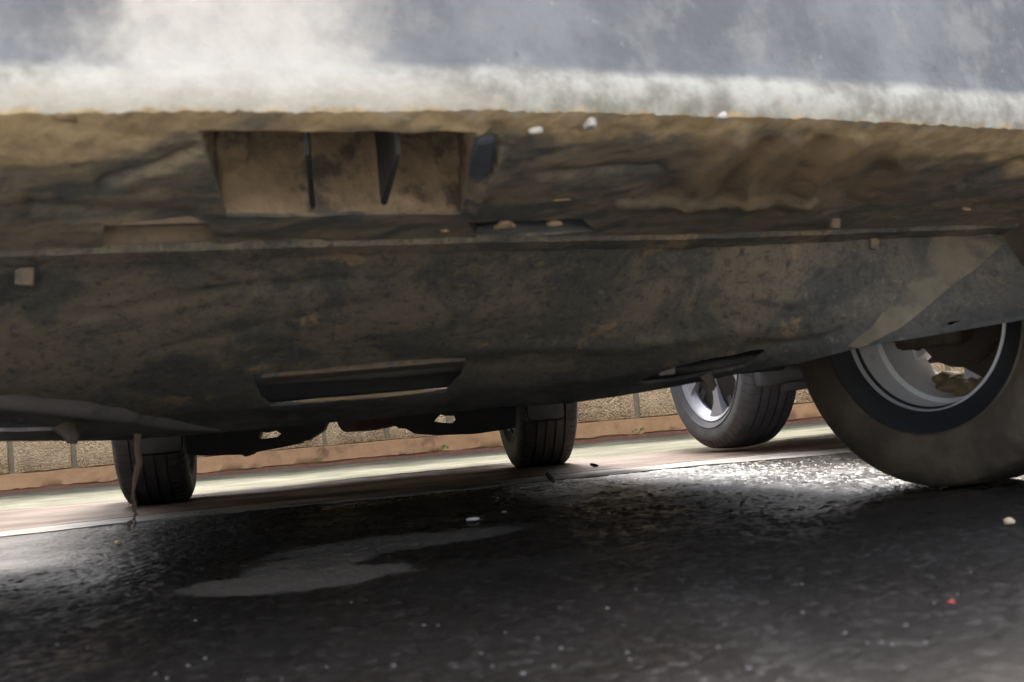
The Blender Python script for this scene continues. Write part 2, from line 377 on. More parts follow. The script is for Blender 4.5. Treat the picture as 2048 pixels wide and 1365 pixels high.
WALL_Y = 7.1
bm = bmesh.new()  # added unseen pale ground, bounces light up onto the undertray
for q in ((-60, -40, .004), (60, -40, .004), (60, .30, .004), (-60, .30, .004)): bm.verts.new(q)
bm.faces.new(bm.verts[:] if False else list(bm.verts)); 
tag(mesh_obj("bounce_ground", bm, m_ground("pale_bounce_concrete", (.34, .33, .31), (.46, .45, .42), 3, .8, .9, streak=False)), "unseen pale ground added in front of the cars to bounce light", "paving", kind="structure")
def edge_y(x): return (.022 * noise.noise(Vector((x * 5, 1, 0))) + .014 * noise.noise(Vector((x * 17, 2, 0))) if abs(x) < 5 else 0) + lerpf(x, [(-60, 3.0), (-1.6, 3.28), (-.6, 3.55), (.3, 3.70), (1.2, 3.76), (60, 3.9)])
def strip(name, f0, f1, z, mat, label, lump=.003, n_y=10, thick=.03):
    xs = np.concatenate([[-60, -20, -8, -4], np.arange(-3, 3.01, .02), [4, 8, 20, 60]])
    bm = bmesh.new(); rows = []
    for x in xs:
        row = []
        for k in range(n_y + 1):
            t = k / n_y; y = f0(x) * (1 - t) + f1(x) * t
            zz = z + lump * noise.noise(Vector((x * 2.2, y * 6, z * 50))) + lump * .5 * noise.noise(Vector((x * 9, y * 14, 3)))
            row.append(bm.verts.new((x, y, zz)))
        rows.append([bm.verts.new((x, f0(x) - .002, z - thick))] + row)
    for a, b in zip(rows, rows[1:]):
        for k in range(n_y + 1): bm.faces.new((a[k], b[k], b[k + 1], a[k + 1]))
    o = mesh_obj(name, bm, mat, smooth=50); tag(o, label, "paving", kind="structure")
strip("concrete_edging", edge_y, lambda x: edge_y(x) + .27, .003, M['kerb'], "pale wet concrete edging strip beside the asphalt", .004)
strip("brick_paving", lambda x: edge_y(x) + .272, lambda x: 4.95, .0038, M['brick'], "wet red brick paving under the rear wheels", .006, 14)
strip("cement_apron", lambda x: 4.952, lambda x: WALL_Y + .1, .0045, M['apron'], "pale greenish cement apron along the wall foot", .008, 24)

# ------------------------------------------------------------------ boundary wall
wall = empty("boundary_wall", (0, WALL_Y, 0))
tag(wall, "low wall of rough pebbled tan blocks on an orange cement plinth behind the cars", "wall")
def local(o, root):
    o.parent = root; o.matrix_parent_inverse = Matrix.Translation(root.location).inverted()
bm = bmesh.new(); xs = np.concatenate([[-12, -6], np.arange(-4, 4, .03), [6, 12]])
rows = []
for x in xs:
    x = float(x); nb = noise.noise(Vector((x * 7, 0, 0))) * .012 + noise.noise(Vector((x * 26, 4, 0))) * .007
    nt_ = noise.noise(Vector((x * 5, 9, 0))) * .006
    rows.append([bm.verts.new(q) for q in ((x, WALL_Y + .012, .0), (x, WALL_Y - .004, .024 + nb), (x, WALL_Y - .018 + nb * .4, .034 + nb), (x, WALL_Y - .012 + nt_, .07), (x, WALL_Y - .008 + nt_, .112 + nt_), (x, WALL_Y + .05, .122 + nt_), (x, WALL_Y + .2, .122))])
for a, b in zip(rows, rows[1:]):
    for k in range(6): bm.faces.new((a[k], b[k], b[k + 1], a[k + 1]))
local(mesh_obj("plinth", bm, M['plinth'], smooth=60), wall)
sb = bmesh.new(); rs = []
for k in range(700):                               # dark lumpy strip standing in for the shaded crevice at the wall foot
    x = -3.5 + k * .01; q = max(.15, .75 + 1.1 * noise.noise(Vector((x * 4, 3, 1)))) * (.7 + .6 * noise.noise(Vector((x * 30, 3, 1))))
    rs.append([sb.verts.new(v_) for v_ in ((x, WALL_Y + .02, .034 + .004 * q), (x, WALL_Y - .014, .020 + .012 * q), (x, WALL_Y - .026 - .012 * q, .010 + .006 * q), (x, WALL_Y - .034 - .02 * q, .0))])
for a, b in zip(rs, rs[1:]):
    for k in range(3): sb.faces.new((a[k], b[k], b[k + 1], a[k + 1]))
tag(mesh_obj("crevice_shade", sb, m_simple("dark_red_crevice_shade", (.11, .05, .03), .95, .5, 60, .006), smooth=70), "dark reddish strip painted in for the shaded crevice along the foot of the wall", "crevice_shade", kind="stuff")
bm = bmesh.new(); box(bm, Vector((0, WALL_Y + .16, .70)), (24, .27, 1.42))
local(mesh_obj("mortar", bm, M['mortar']), wall)
bm = bmesh.new()
PITCHX = .3565; x_ref = P(145, 900, WALL_Y).x
rng = random.Random(3)
for row in range(6):
    z0 = .122 + row * .215; off = (row % 2) * PITCHX / 2
    for k in range(-16 if row == 0 else -9, 17 if row == 0 else 12):
        xa = x_ref + k * PITCHX + off + .016 + rng.uniform(-.004, .004); xb = x_ref + (k + 1) * PITCHX + off - .016 + rng.uniform(-.004, .004)
        dep = rng.uniform(-.006, .006)
        nxs, nzs = (9, 6) if row < 2 else (3, 2)
        g = {}
        for i in range(nxs + 1):
            for j in range(nzs + 1):
                x = xa + (xb - xa) * i / nxs; z = z0 + .196 * j / nzs + (rng.uniform(-.003, .003) if j == 0 else 0)
                ed = (i in (0, nxs)) or (j in (0, nzs))
                y = WALL_Y + .002 + dep + (.012 if ed else 0) + noise.noise(Vector((x * 14, z * 14, row))) * .006
                g[i, j] = bm.verts.new((x, y, z))
        for i in range(nxs):
            for j in range(nzs): bm.faces.new((g[i, j], g[i + 1, j], g[i + 1, j + 1], g[i, j + 1]))
        ring = [g[i, 0] for i in range(nxs + 1)] + [g[nxs, j] for j in range(1, nzs + 1)] + [g[i, nzs] for i in range(nxs - 1, -1, -1)] + [g[0, j] for j in range(nzs - 1, 0, -1)]
        bk = [bm.verts.new((v.co.x, WALL_Y + .04, v.co.z)) for v in ring]
        for q in range(len(ring)): bm.faces.new((ring[q], ring[(q + 1) % len(ring)], bk[(q + 1) % len(ring)], bk[q]))
local(mesh_obj("block", bm, M['block'], smooth=40), wall)

# ------------------------------------------------------------------ wheels (axis = local X, outer side +X)
def tyre_profile(Rt, rr, W, rg=.024):
    h = W / 2; p = [(-h * .76, rr - .004), (-h * .86, rr + .004), (-h * .97, rr + rg - .002), (-h * 1.015, rr + rg + .003), (-h * .995, rr + rg + .007), (-h * 1.05, rr + .5 * (Rt - rr)),
         (-h * 1.04, rr + .66 * (Rt - rr)), (-h * .97, Rt - .024), (-h * .91, Rt - .012), (-h * .84, Rt - .006)]
    tr = []
    for gx_ in (-.50, -.17, .17, .50):
        tr += [(gx_ - .035, 0), (gx_ - .03, -.007), (gx_ + .03, -.007), (gx_ + .035, 0)]
    p2 = [(x * h, Rt + d - .005 * (x / .84) ** 2) for x, d in tr]
    return p + p2 + [(-a, b) for a, b in p[::-1]]
def make_tyre(name, Rt, rr, W, mat, parent, mt, lug=.0045, rg=.024, clean=False):
    prof = tyre_profile(Rt, rr, W, rg); n_lug = 62; angs = []; notch = []
    for k in range(n_lug):
        for f, nn in ((0, 0), (.62, 0), (.66, 1), (.80, 1), (.84, 0)):
            angs.append(2 * math.pi * (k + f) / n_lug); notch.append(nn)
    sh = {i for i, (x, r) in enumerate(prof) if abs(x) > W / 2 * .80 and r > Rt - .030}
    bm = bmesh.new()
    lathe(bm, prof, mt=mt, rfun=lambda i, k, r: r - (lug if notch[k] and i in sh else 0), angs=angs)
    if clean:                                     # the mud film stops at the rib, rubber by the bead is bare
        bm.faces.ensure_lookup_table(); n1 = len(prof) - 1
        for i, f in enumerate(bm.faces):
            if i % n1 < 3: f.material_index = 1
    return mesh_obj(name, bm, None, parent, 35, [mat, M['tyre_clean']])
def make_rim(rr, W, mat, parent, mt, spokes=5, fancy=False, lip=.004, mudz=None):
    h = W / 2 * .80; bm = bmesh.new()
    prof = [(-h - .010, rr + lip), (-h - .014, rr + lip - .003), (-h - .008, rr + .001), (-h + .056, rr - .007), (-h + .060, rr - .016), (-h + .065, rr - .016), (-h + .068, rr - .009), (-h + .12, rr - .016), (h - .02, rr - .026), (h - .004, rr - .012), (h + .008, rr + lip - .004), (h + .010, rr + lip),
            (h + .004, rr + lip - .004), (h - .01, rr - .004), (-h + .06, rr - .004), (-h - .004, rr + .003)]
    lathe(bm, prof, 128, mt, closed=True)
    xo = h - .006
    # hub disc
    lathe(bm, [(xo - .03, .001), (xo - .03, .062), (xo - .012, .066), (xo - .002, .05), (xo, .03), (xo + .003, .001)], 40, mt)
    for s in range(spokes):
        a = 2 * math.pi * s / spokes + math.pi
        def pt(r, t, x): return mt @ Vector((x, r * math.sin(a) + t * math.cos(a), r * math.cos(a) - t * math.sin(a)))
        ws = [(.045, .022, 0), (.09, .017, -.004), (.15, .020, -.004), (rr - .028, .040, .002), (rr - .010, .064, .003)] if fancy else [(.045, .03, 0), (.10, .024, -.008), (rr - .022, .034, -.006)]
        f = [pt(r, -t, xo + x) for r, t, x in ws] + [pt(r, t, xo + x) for r, t, x in ws[::-1]]
        q = [pt(r, -t * .85, xo + x - .03) for r, t, x in ws] + [pt(r, t * .85, xo + x - .03) for r, t, x in ws[::-1]]
        n = len(ws); A = [bm.verts.new(v) for v in f]; B = [bm.verts.new(v) for v in q]; T = len(A)
        for k in range(n - 1):
            bm.faces.new((A[k], A[k + 1], A[T - 2 - k], A[T - 1 - k])); bm.faces.new((B[k], B[T - 1 - k], B[T - 2 - k], B[k + 1]))
        for k in range(T): bm.faces.new((A[k], B[k], B[(k + 1) % T], A[(k + 1) % T]))
    return mesh_obj("rim", bm, mat, parent, 35)
def make_wheel(car, c, out_dir, Rt=.312, rr=.187, W=.20, tyre='tyre', rim='barrel', fancy=False, spokes=5, spin=0.0, rust_hub='dark', hub_r=.10, lug=.0045, rg=.024, hub_x=0.0):
    X = Vector(out_dir).normalized(); Z = Vector((0, 0, 1)); Y = Z.cross(X)
    mt = Matrix(((X.x, Y.x, Z.x, c[0]), (X.y, Y.y, Z.y, c[1]), (X.z, Y.z, Z.z, c[2]), (0, 0, 0, 1)))
    mt = mt @ Matrix.Rotation(spin, 4, 'X')
    bm = bmesh.new()                              # brake and hub carry the wheel
    lathe(bm, [(a_ + hub_x, b_) for a_, b_ in [(-.085, .001), (-.085, .045), (-.06, .055), (-.055, hub_r - .01), (-.045, hub_r), (.012, hub_r), (.018, hub_r - .03), (.05, .03), (.05, .001)]], 48, mt)
    wh = mesh_obj("wheel", bm, M[rust_hub], car, 35)
    make_tyre("tyre", Rt, rr, W, M[tyre], wh, mt, lug, rg, tyre == 'tyre_near')
    make_rim(rr, W, M[rim], wh, mt, spokes, fancy)
    if fancy:
        bm = bmesh.new(); h = W / 2 * .8 - .03
        for s in range(spokes):
            for sg in (-1, 1):
                a = 2 * math.pi * s / spokes + math.pi + sg * R(21)
                def pt(r, t, x): return mt @ Vector((x, r * math.sin(a) + t * math.cos(a), r * math.cos(a) - t * math.sin(a)))
                for q in range(7):                # ribbed insert plates
                    t = -.016 + q * .0046
                    prism(bm, [pt(.06, t * .5, h), pt(.06, t * .5 + .003, h), pt(rr - .02, t + .003, h), pt(rr - .02, t, h)],
                          [pt(.06, t * .5, h - .012), pt(.06, t * .5 + .003, h - .012), pt(rr - .02, t + .003, h - .012), pt(rr - .02, t, h - .012)])
                prism(bm, [pt(.05, -.010, h - .008), pt(.05, .010, h - .008), pt(rr - .02, .020, h - .008), pt(rr - .02, -.020, h - .008)],
                      [pt(.05, -.010, h - .02), pt(.05, .010, h - .02), pt(rr - .02, .020, h - .02), pt(rr - .02, -.020, h - .02)])
        mesh_obj("spoke_insert", bm, M['insert'], wh)
    return wh

# ------------------------------------------------------------------ car body in car coordinates (s back from the front axle, l to the picture's right)
def frame(front, psi):
    Fv = Vector((math.sin(psi), -math.cos(psi), 0)); Rv = Vector((math.cos(psi), math.sin(psi), 0)); o = Vector((front[0], front[1], 0))
    return lambda s, l, z: o - Fv * s + Rv * l + Vector((0, 0, z))
def car_body(car, fr, mat, s_front, wb=2.55, rear=.75, wheel_r=.312, name="body", top=1.48):
    bm = bmesh.new(); stations = sorted(set([s_front, s_front + .06] + [round(q, 3) for q in np.linspace(s_front + .15, wb + rear - .1, 60)] + [wb + rear]))
    rows = []; L = wb + rear
    for s in stations:
        t_end = min(1, (s - s_front) / .25 + .45, (L - s) / .25 + .55)
        wd = .765 + .06 * min(1, max(0, t_end))
        wd *= 1 - .10 * max(0, 1 - (s - s_front) / .3) - .06 * max(0, 1 - (L - s) / .3)
        zb = .30
        if s < -.30: zb = .60
        if s > wb + .35: zb = .40
        for a in (0, wb):
            if abs(s - a) < .385: zb = max(zb, wheel_r + math.sqrt(.385 ** 2 - (s - a) ** 2) * .98)
        zt = lerpf(s, [(s_front, .80), (s_front + .12, .90), (.35, 1.02), (1.15, top - .04), (2.0, top), (wb + .25, top - .06), (L - .12, 1.05), (L, .98)])
        belt = min(.98, zt - .03); cab = zt > 1.1
        prof = [(wd - .02, zb), (wd, max(zb + .02, .50)), (wd, max(zb + .03, .75)), (wd - .03, max(belt, zb + .04)), (wd - .10 if cab else wd - .08, max(belt + .02, zt - .25 if not cab else belt + .03)),
                ((.58 if cab else wd - .2), max(zt - .04, belt + .02)), ((.45), zt)]
        prof[4] = (prof[4][0], min(prof[4][1], prof[5][1] - .002))
        row = [bm.verts.new(fr(s, -l, z)) for l, z in prof] + [bm.verts.new(fr(s, l, z)) for l, z in prof[::-1]]
        rows.append((row, cab))
    for (a, ca), (b, cb) in zip(rows, rows[1:]):
        for k in range(len(a) - 1):
            f = bm.faces.new((a[k], b[k], b[k + 1], a[k + 1])); f.material_index = 1 if (k in (4, 8) and ca and cb) else 0
    bm.faces.new(rows[0][0]); bm.faces.new(rows[-1][0])
    return mesh_obj(name, bm, None, car, 30, [mat, M['glass']])
def floor_panel(car, fr, s0, s1, z, mat):
    bm = bmesh.new(); n = 24; rows = []
    for k in range(n + 1):
        s = s0 + (s1 - s0) * k / n
        rows.append([bm.verts.new(fr(s, l, z + dz)) for l, dz in ((-.60, .03), (-.5, 0), (-.16, 0), (-.12, .09), (.12, .09), (.16, 0), (.5, 0), (.60, .03))])
    for a, b in zip(rows, rows[1:]):
        for i in range(7): bm.faces.new((a[i], b[i], b[i + 1], a[i + 1]))
    return mesh_obj("floor_panel", bm, mat, car, 30)

# ------------------------------------------------------------------ the near car
PSI = R(16)
FRW = Vector((.825, 2.33, .312))                  # front wheel on the right of the picture
Rv = Vector((math.cos(PSI), math.sin(PSI), 0)); Fv = Vector((math.sin(PSI), -math.cos(PSI), 0))
A0 = Vector((.745, 2.33, 0)) - Rv * .73; WB = 2.50
fr0 = frame((A0.x, A0.y), PSI)
car = empty("parked_car"); tag(car, "nearest car, its mud caked front bumper and underside filling the upper picture", "car", "cars backed up to the wall")

# surface of nose and undertray, described by feature lines (x in photo pixels -> line) turned into real heights
XS0, XS1 = -430, 2420
def ext(f):
    return f
L_led = lambda x: lerpf(x, [(-430, 136), (0, 130), (1000, 138), (1200, 146), (1700, 172), (2048, 195), (2420, 245)])
L_lip = lambda x: lerpf(x, [(-430, 208), (0, 205), (600, 212), (1000, 216), (1400, 226), (2048, 252), (2420, 292)])
L_seam = lambda x: lerpf(x, [(-430, 528), (0, 521), (400, 508), (950, 492), (1400, 485), (1850, 467), (2048, 460), (2420, 440)])
L_bot = lambda x: lerpf(x, [(-430, 884), (0, 883), (230, 882), (420, 868), (700, 842), (1000, 816), (1140, 807), (1250, 791), (1340, 776), (1500, 744), (1620, 722), (1740, 690), (1840, 676), (2048, 640), (2420, 570)])
def smooth(fn, wdt=70):
    return lambda x: sum(fn(x + wdt * k / 4) * (5 - abs(k)) for k in range(-4, 5)) / 25
L_led, L_lip, L_seam, L_bot = smooth(L_led), smooth(L_lip), smooth(L_seam), smooth(L_bot, 50)
Z_LED, Z_LIP, Z_SEAM = .553, .514, .440
def Y_led(x): return (Z_LED - CAM_H) * F_PX / up_of(x, L_led(x))
def Y_seam(x): return (Z_SEAM - CAM_H) * F_PX / up_of(x, L_seam(x))
Y_bot = smooth(lambda x: lerpf(x, [(-430, 1.95), (0, 2.02), (400, 2.25), (800, 2.40), (1150, 2.40), (1400, 2.26), (1700, 2.02), (2048, 1.93), (2420, 2.05)]), 120)
def tray_pt(x, t):                                # t: 0 seam .. 1 rear edge
    y = L_seam(x) * (1 - t) + L_bot(x) * t; Y = Y_seam(x) + (Y_bot(x) - Y_seam(x)) * (.62 * t + .38 * t ** 4)
    return x, y, Y
def tray_at(x, y):
    t = (y - L_seam(x)) / (L_bot(x) - L_seam(x)); return P(*tray_pt(x, t))
def under_pt(x, t):                               # t: 0 lip .. 1 seam
    y = L_lip(x) * (1 - t) + L_seam(x) * t
    return x, y, Y_led(x) + (Y_seam(x) - Y_led(x)) * (.42 * t + .58 * t * t)
def under_at(x, y):
    t = (y - L_lip(x)) / (L_seam(x) - L_lip(x)); return P(*under_pt(x, t))
def seg_d(px, py, pl):
    best = 1e9
    for (ax, ay), (bx, by) in zip(pl, pl[1:]):
        vx, vy = bx - ax, by - ay; t = max(0, min(1, ((px - ax) * vx + (py - ay) * vy) / (vx * vx + vy * vy)))
        best = min(best, math.hypot(px - ax - t * vx, py - ay - t * vy))
    return best
RIDGES = [([(150, 640), (420, 588), (700, 560)], 12, -.003), ([(300, 700), (520, 655), (760, 600)], 14, -.003), ([(900, 700), (1250, 690), (1560, 650)], 16, .005),
          ([(-300, 860), (40, 836), (240, 842)], 12, -.006), ([(450, 815), (900, 800), (1250, 745)], 18, .006), ([(1500, 700), (1640, 690), (1760, 640)], 14, -.007)]
def cut_sheet(name, cols, vs, place, polys, to_v, mat, parent, smooth_a=40, wall=Vector((0, 0, .012))):
    """a sheet laid out on (across, along), openings cut in it, then placed in space; opening edges get a short return"""
    K = 1000.0
    bm = bmesh.new(); la = bm.verts.layers.float.new("across"); lv = bm.verts.layers.float.new("along")
    g = [[bm.verts.new((x, v * K, 0)) for x in cols] for v in vs]
    for j in range(len(vs) - 1):
        for i in range(len(cols) - 1): bm.faces.new((g[j][i], g[j][i + 1], g[j + 1][i + 1], g[j + 1][i]))
    for poly in polys:
        q = [Vector((x, to_v(x, y) * K, 0)) for x, y in poly]
        x0, x1 = min(p.x for p in q) - 12, max(p.x for p in q) + 12; y0, y1 = min(p.y for p in q) - 20, max(p.y for p in q) + 20
        for p0, p1 in zip(q, q[1:] + q[:1]):
            e = p1 - p0; lo, hi = (min(p0.x, p1.x) - 14, max(p0.x, p1.x) + 14); ylo, yhi = (min(p0.y, p1.y) - 30, max(p0.y, p1.y) + 30)
            fs = [f for f in bm.faces if lo <= f.calc_center_median().x <= hi and ylo <= f.calc_center_median().y <= yhi]
            geom = set(fs)
            for f in fs: geom.update(f.edges); geom.update(f.verts)
            bmesh.ops.bisect_plane(bm, geom=list(geom), dist=1e-4, plane_co=p0, plane_no=Vector((e.y, -e.x, 0)).normalized())
        def inside(c):
            r = False
            for p0, p1 in zip(q, q[1:] + q[:1]):
                if (p0.y > c.y) != (p1.y > c.y) and c.x < (p1.x - p0.x) * (c.y - p0.y) / (p1.y - p0.y) + p0.x: r = not r
            return r
        bmesh.ops.delete(bm, geom=[f for f in bm.faces if x0 < f.calc_center_median().x < x1 and y0 < f.calc_center_median().y < y1 and inside(f.calc_center_median())], context='FACES')
    bm.verts.ensure_lookup_table()
    for v in bm.verts:
        x, t = v.co.x, v.co.y / K
        v[la] = (x + 200) / 2400; v[lv] = t; v.co = place(x, t)
    be = [e for e in bm.edges if e.is_boundary]
    r = bmesh.ops.extrude_edge_only(bm, edges=be)
    for v in [q for q in r['geom'] if isinstance(q, bmesh.types.BMVert)]: v.co += wall
    return mesh_obj(name, bm, mat, parent, smooth_a)
BACK = Vector((-Fv.x, -Fv.y, 0))
UPV = Vector((0, 0, 1))

# --- nose of the car: face, crusted edge, front underside
REC1 = [(398, 262), (955, 262), (922, 428), (452, 432)]
REC2 = [(1392, 275), (1800, 270), (1705, 396), (1255, 402)]
REC3 = [(208, 452), (415, 446), (436, 494), (203, 497)]
REC4 = [(935, 446), (1165, 436), (1190, 462), (955, 482)]
cols = [XS0 + (XS1 - XS0) * k / 320 for k in range(321)]
prof_v = [0, .15, .3, .45, .6, .72, .82, .9, .955, .97, .985, 1.0, 1.08, 1.2, 1.4, 1.6, 1.8, 1.9, 1.96, 2.0] + [2 + k / 64 for k in range(1, 65)]
# soft moulded ribs (+) and hollows (-) beside the right-hand tow eye area, scrapes on the left
NOSE_RIBS = [([(1372, 400), (1405, 350), (1478, 285)], 15, .010), ([(1440, 400), (1470, 350), (1530, 290)], 13, -.009), ([(1490, 402), (1500, 345), (1580, 285)], 13, .009), ([(1555, 400), (1600, 340), (1640, 290)], 18, -.009),
             ([(1610, 402), (1640, 350), (1720, 285)], 15, .009), ([(1330, 395), (1350, 380)], 26, -.011), ([(1240, 412), (1420, 410), (1620, 404)], 9, .010), ([(1090, 352), (1200, 345), (1320, 335)], 8, -.010), ([(1690, 390), (1760, 340)], 24, -.012),
             ([(210, 365), (330, 330), (390, 300)], 9, -.010), ([(60, 420), (250, 430), (380, 440)], 16, -.010), ([(640, 482), (540, 488), (450, 476)], 7, -.007), ([(1930, 370), (2048, 325)], 9, -.012), ([(960, 330), (990, 260)], 14, -.009), ([(950, 420), (1000, 300)], 8, .009)]
def place_nose(x, v):
    Yl = Y_led(x); q = P(x, L_led(x), Yl); dirv = Vector((q.x, q.y, 0)).normalized()
    if v <= 1:
        return Vector((q.x, q.y, Z_LED + (1 - v) * .34)) + dirv * (.012 + .035 * (1 - v) - .011 * max(0, (v - .94) / .06) ** 1.3)
    if v <= 2:
        t = v - 1; p = Vector((q.x, q.y, Z_LED + (Z_LIP - Z_LED) * t)) - dirv * .006 * math.sin(math.pi * t)
        return p + Vector((0, 0, (.0015 * noise.noise(p * 9) + .0015 * noise.noise(p * 60) + .002 * noise.noise(p * 130)) * t))
    p = P(*under_pt(x, v - 2)); t = v - 2
    px, py, _ = under_pt(x, t); rb = 0
    for pl, wd, amp in NOSE_RIBS:
        d = seg_d(px, py, pl)
        if d < wd * 3: rb += amp * math.exp(-(d / wd) ** 2)
    p = p + Vector((0, -.5, -.8)) * rb * min(1, t * 8) * min(1, (1 - t) * 8)
    return p + Vector((0, 0, noise.noise(p * 9) * .003 + noise.noise(p * 30) * .0025)) * min(1, t * 5) * min(1, (1 - t) * 6)
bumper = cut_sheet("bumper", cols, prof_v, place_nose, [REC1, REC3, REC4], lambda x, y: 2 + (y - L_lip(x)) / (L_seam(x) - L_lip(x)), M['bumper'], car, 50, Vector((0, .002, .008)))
bumper['label'] = "mud caked front bumper with a pale cream patch"
PTS_ = []
def under_z(p): return min(pt_.z for pt_ in PTS_) + .0
def pocket(name, poly, hgt, mat, lbl=None):       # walls and ceiling of a recess pressed up into the nose
    pts = [under_at(x, y) for x, y in poly]; n = len(pts); bm = bmesh.new(); PTS_[:] = [max(pts, key=lambda q: q.z)]
    c = sum(pts, Vector()) / n; ins = lambda p, k: p + (p - c) * k
    a = [bm.verts.new(ins(p, .008)) for p in pts]; b = [bm.verts.new(ins(p, -.01) + UPV * hgt + (BACK * .07 if hgt > .1 and p.y < c.y else Vector())) for p in pts]
    for k in range(n): bm.faces.new((a[k], a[(k + 1) % n], b[(k + 1) % n], b[k]))
    bm.faces.new(b)
    bmesh.ops.subdivide_edges(bm, edges=bm.edges, cuts=12, use_grid_fill=True)
    for v in bm.verts:
        k = max(0, min(1, (v.co.z - under_z(v.co) - .006) / .012))
        v.co += (Vector((noise.noise(v.co * 22), noise.noise(v.co * 22 + Vector((9, 0, 0))), .3 * noise.noise(v.co * 30))) * .006 + Vector((noise.noise(v.co * 70), noise.noise(v.co * 70 + Vector((9, 0, 0))), 0)) * .003) * k
        # mud packed into the corners
        d = min((v.co - q).to_2d().length for q in pts)
        v.co += (c - v.co).to_2d().to_3d() * .25 * max(0, 1 - d / .03) * k
    o = mesh_obj(name, bm, mat, bumper, 40)
    if lbl: o['label'] = lbl
    return o
def fin(bm, x0, y0, x1, y1, hgt, th, tilt=0):     # a rib standing in a pocket from its rear wall (x0,y0) forwards (x1,y1)
    a, b = under_at(x0, y0), under_at(x1, y1); s = (b - a).cross(UPV).normalized() * th / 2; tl = Rv * tilt
    prism(bm, [a - s, a + s, b + s * .6, b - s * .6], [a - s + UPV * hgt, a + s + UPV * hgt, b + s * .6 + UPV * hgt * .75, b - s * .6 + UPV * hgt * .75])
pocket("recess", REC1, .13, M['mudwall'], "mud filled recess split by two ribs")
for a_ in ((626, 420, 614, 312, .11, .007, 0), (768, 412, 798, 312, .11, .008, 0)):
    bm = bmesh.new(); fin(bm, *a_); bmesh.ops.bevel(bm, geom=list(bm.edges), offset=.002, segments=2, affect='EDGES')
    mesh_obj("rib", bm, M['liner'], bumper, 40)
bm = bmesh.new(); pl_ = [under_at(x, y) + Vector((0, -.008, -.012)) for x, y in ((938, 312), (950, 268), (992, 262), (984, 318), (958, 352), (940, 350))]
prism(bm, pl_, [p + Vector((0, .012, .012)) for p in pl_]); bmesh.ops.bevel(bm, geom=list(bm.edges), offset=.003, segments=2, affect='EDGES')
o = mesh_obj("end_panel", bm, M['bluegrey'], bumper, 40); o['label'] = "bare blue grey panel at the right end of the ribbed recess"
pocket("recess", REC3, .026, M['mudbrown'], "shallow grey recess")
pocket("recess", REC4, .020, M['liner'], "shallow dark recess with mud clods")
# chips of dried mud on the edge
for (x, y, r, sq) in ((1070, 258, .0075, (1.2, .8, 1.2)), (1180, 246, .009, (1.5, .8, 1.1)), (130, 232, .010, (1.6, 1, .8)), (890 + 0, 462, .006, (1, 1, .7)), (1010, 452, .012, (1.6, 1.2, .6)), (1110, 448, .010, (1, 1.2, .6)), (1440, 232, .008, (1.2, 1, .8)), (1930, 420, .009, (2.2, 1, .6)), (1120, 400, .007, (2, 1, .5))):
    bm = bmesh.new(); rock(bm, under_at(x, y) if y > 225 else P(x, y, Y_led(x)), r, sq, x)
    mesh_obj("mud_clod", bm, M['stone'] if y < 260 and x > 1000 else M['mudpale'], bumper, 60)

# --- undertray
HOLE = [(505, 746), (620, 740), (760, 727), (934, 713), (935, 722), (922, 752), (893, 779), (700, 795), (541, 806), (520, 792), (512, 772)]
SLOT_R = [(1268, 767), (1310, 745), (1360, 727), (1430, 714), (1528, 705), (1535, 709), (1490, 735), (1420, 748), (1350, 762), (1290, 769)]
SLOT_L = [(-160, 846), (-60, 845), (30, 849), (120, 858), (118, 861), (40, 864), (-60, 863), (-170, 861)]
EYE = [(1884, 655), (1900, 645), (1924, 643), (1926, 650), (1905, 658)]
cols_t = [XS0 + (XS1 - XS0) * k / 230 for k in range(231)]
def place_tray(x, t):
    if t > 1:
        p = place_tray(x, 1.0); k = (t - 1) / .1
        return p + Vector((0, 1, 0)) * (.02 * k + .5 * max(0, k - 1)) + Vector((-Fv.x * .02 * k, 0, .002 * k + .03 * max(0, k - 1)))
    px, py, Y = tray_pt(x, t); p = P(px, py, Y)
    disp = noise.noise(p * 6) * .006 + noise.noise(p * 22) * .0018
    for pl, wd, amp in RIDGES:
        d = seg_d(px, py, pl)
        if d < wd * 3: disp += amp * math.exp(-(d / wd) ** 2)
    disp *= min(1, t * 12) * min(1, (1 - t) * 6 + .08)
    return p + Vector((0, -.45, -.9)) * disp
tray = cut_sheet("undertray", cols_t, [j / 96 for j in range(97)] + [1.05, 1.1, 1.2], place_tray, [HOLE, SLOT_R, SLOT_L, EYE], lambda x, y: (y - L_seam(x)) / (L_bot(x) - L_seam(x)), M['tray'], car, 45, Vector((0, .006, .006)))
def strake(label, rows_):
    bm = bmesh.new(); rr = []
    for k in range(25):
        t = k / 24; xl, yl, xr, yr, hh = [float(np.interp(t, [r[0] for r in rows_], [r[i] for r in rows_])) for i in range(1, 6)]
        row = []
        for i in range(9):
            u = i / 8; p = tray_at(xl + (xr - xl) * u, yl + (yr - yl) * u); b_ = math.sin(math.pi * u) ** 1.6 * hh
            row.append(bm.verts.new(p + Vector((-.1, -.5, -.85)) * (b_ + .001 * noise.noise(p * 40) - .002)))
        rr.append(row)
    for a, b in zip(rr, rr[1:]):
        for i in range(8): bm.faces.new((a[i], b[i], b[i + 1], a[i + 1]))
    o = mesh_obj("strake", bm, M['strake' if 'wheel' in label else 'scuffed'], tray, 50); o['label'] = label
strake("pale muddy strake slanting down beside the big wheel", [(0, 1870, 470, 2040, 466, .014), (.3, 1815, 562, 1960, 535, .026), (.7, 1745, 655, 1842, 618, .024), (1, 1690, 696, 1752, 680, .010)])
strake("pale scuffed ridge low on the left", [(0, -300, 785, -300, 818, .012), (.35, 0, 788, 0, 818, .014), (.7, 240, 812, 250, 846, .016), (.85, 340, 836, 345, 864, .012), (1, 440, 859, 440, 866, .004)])
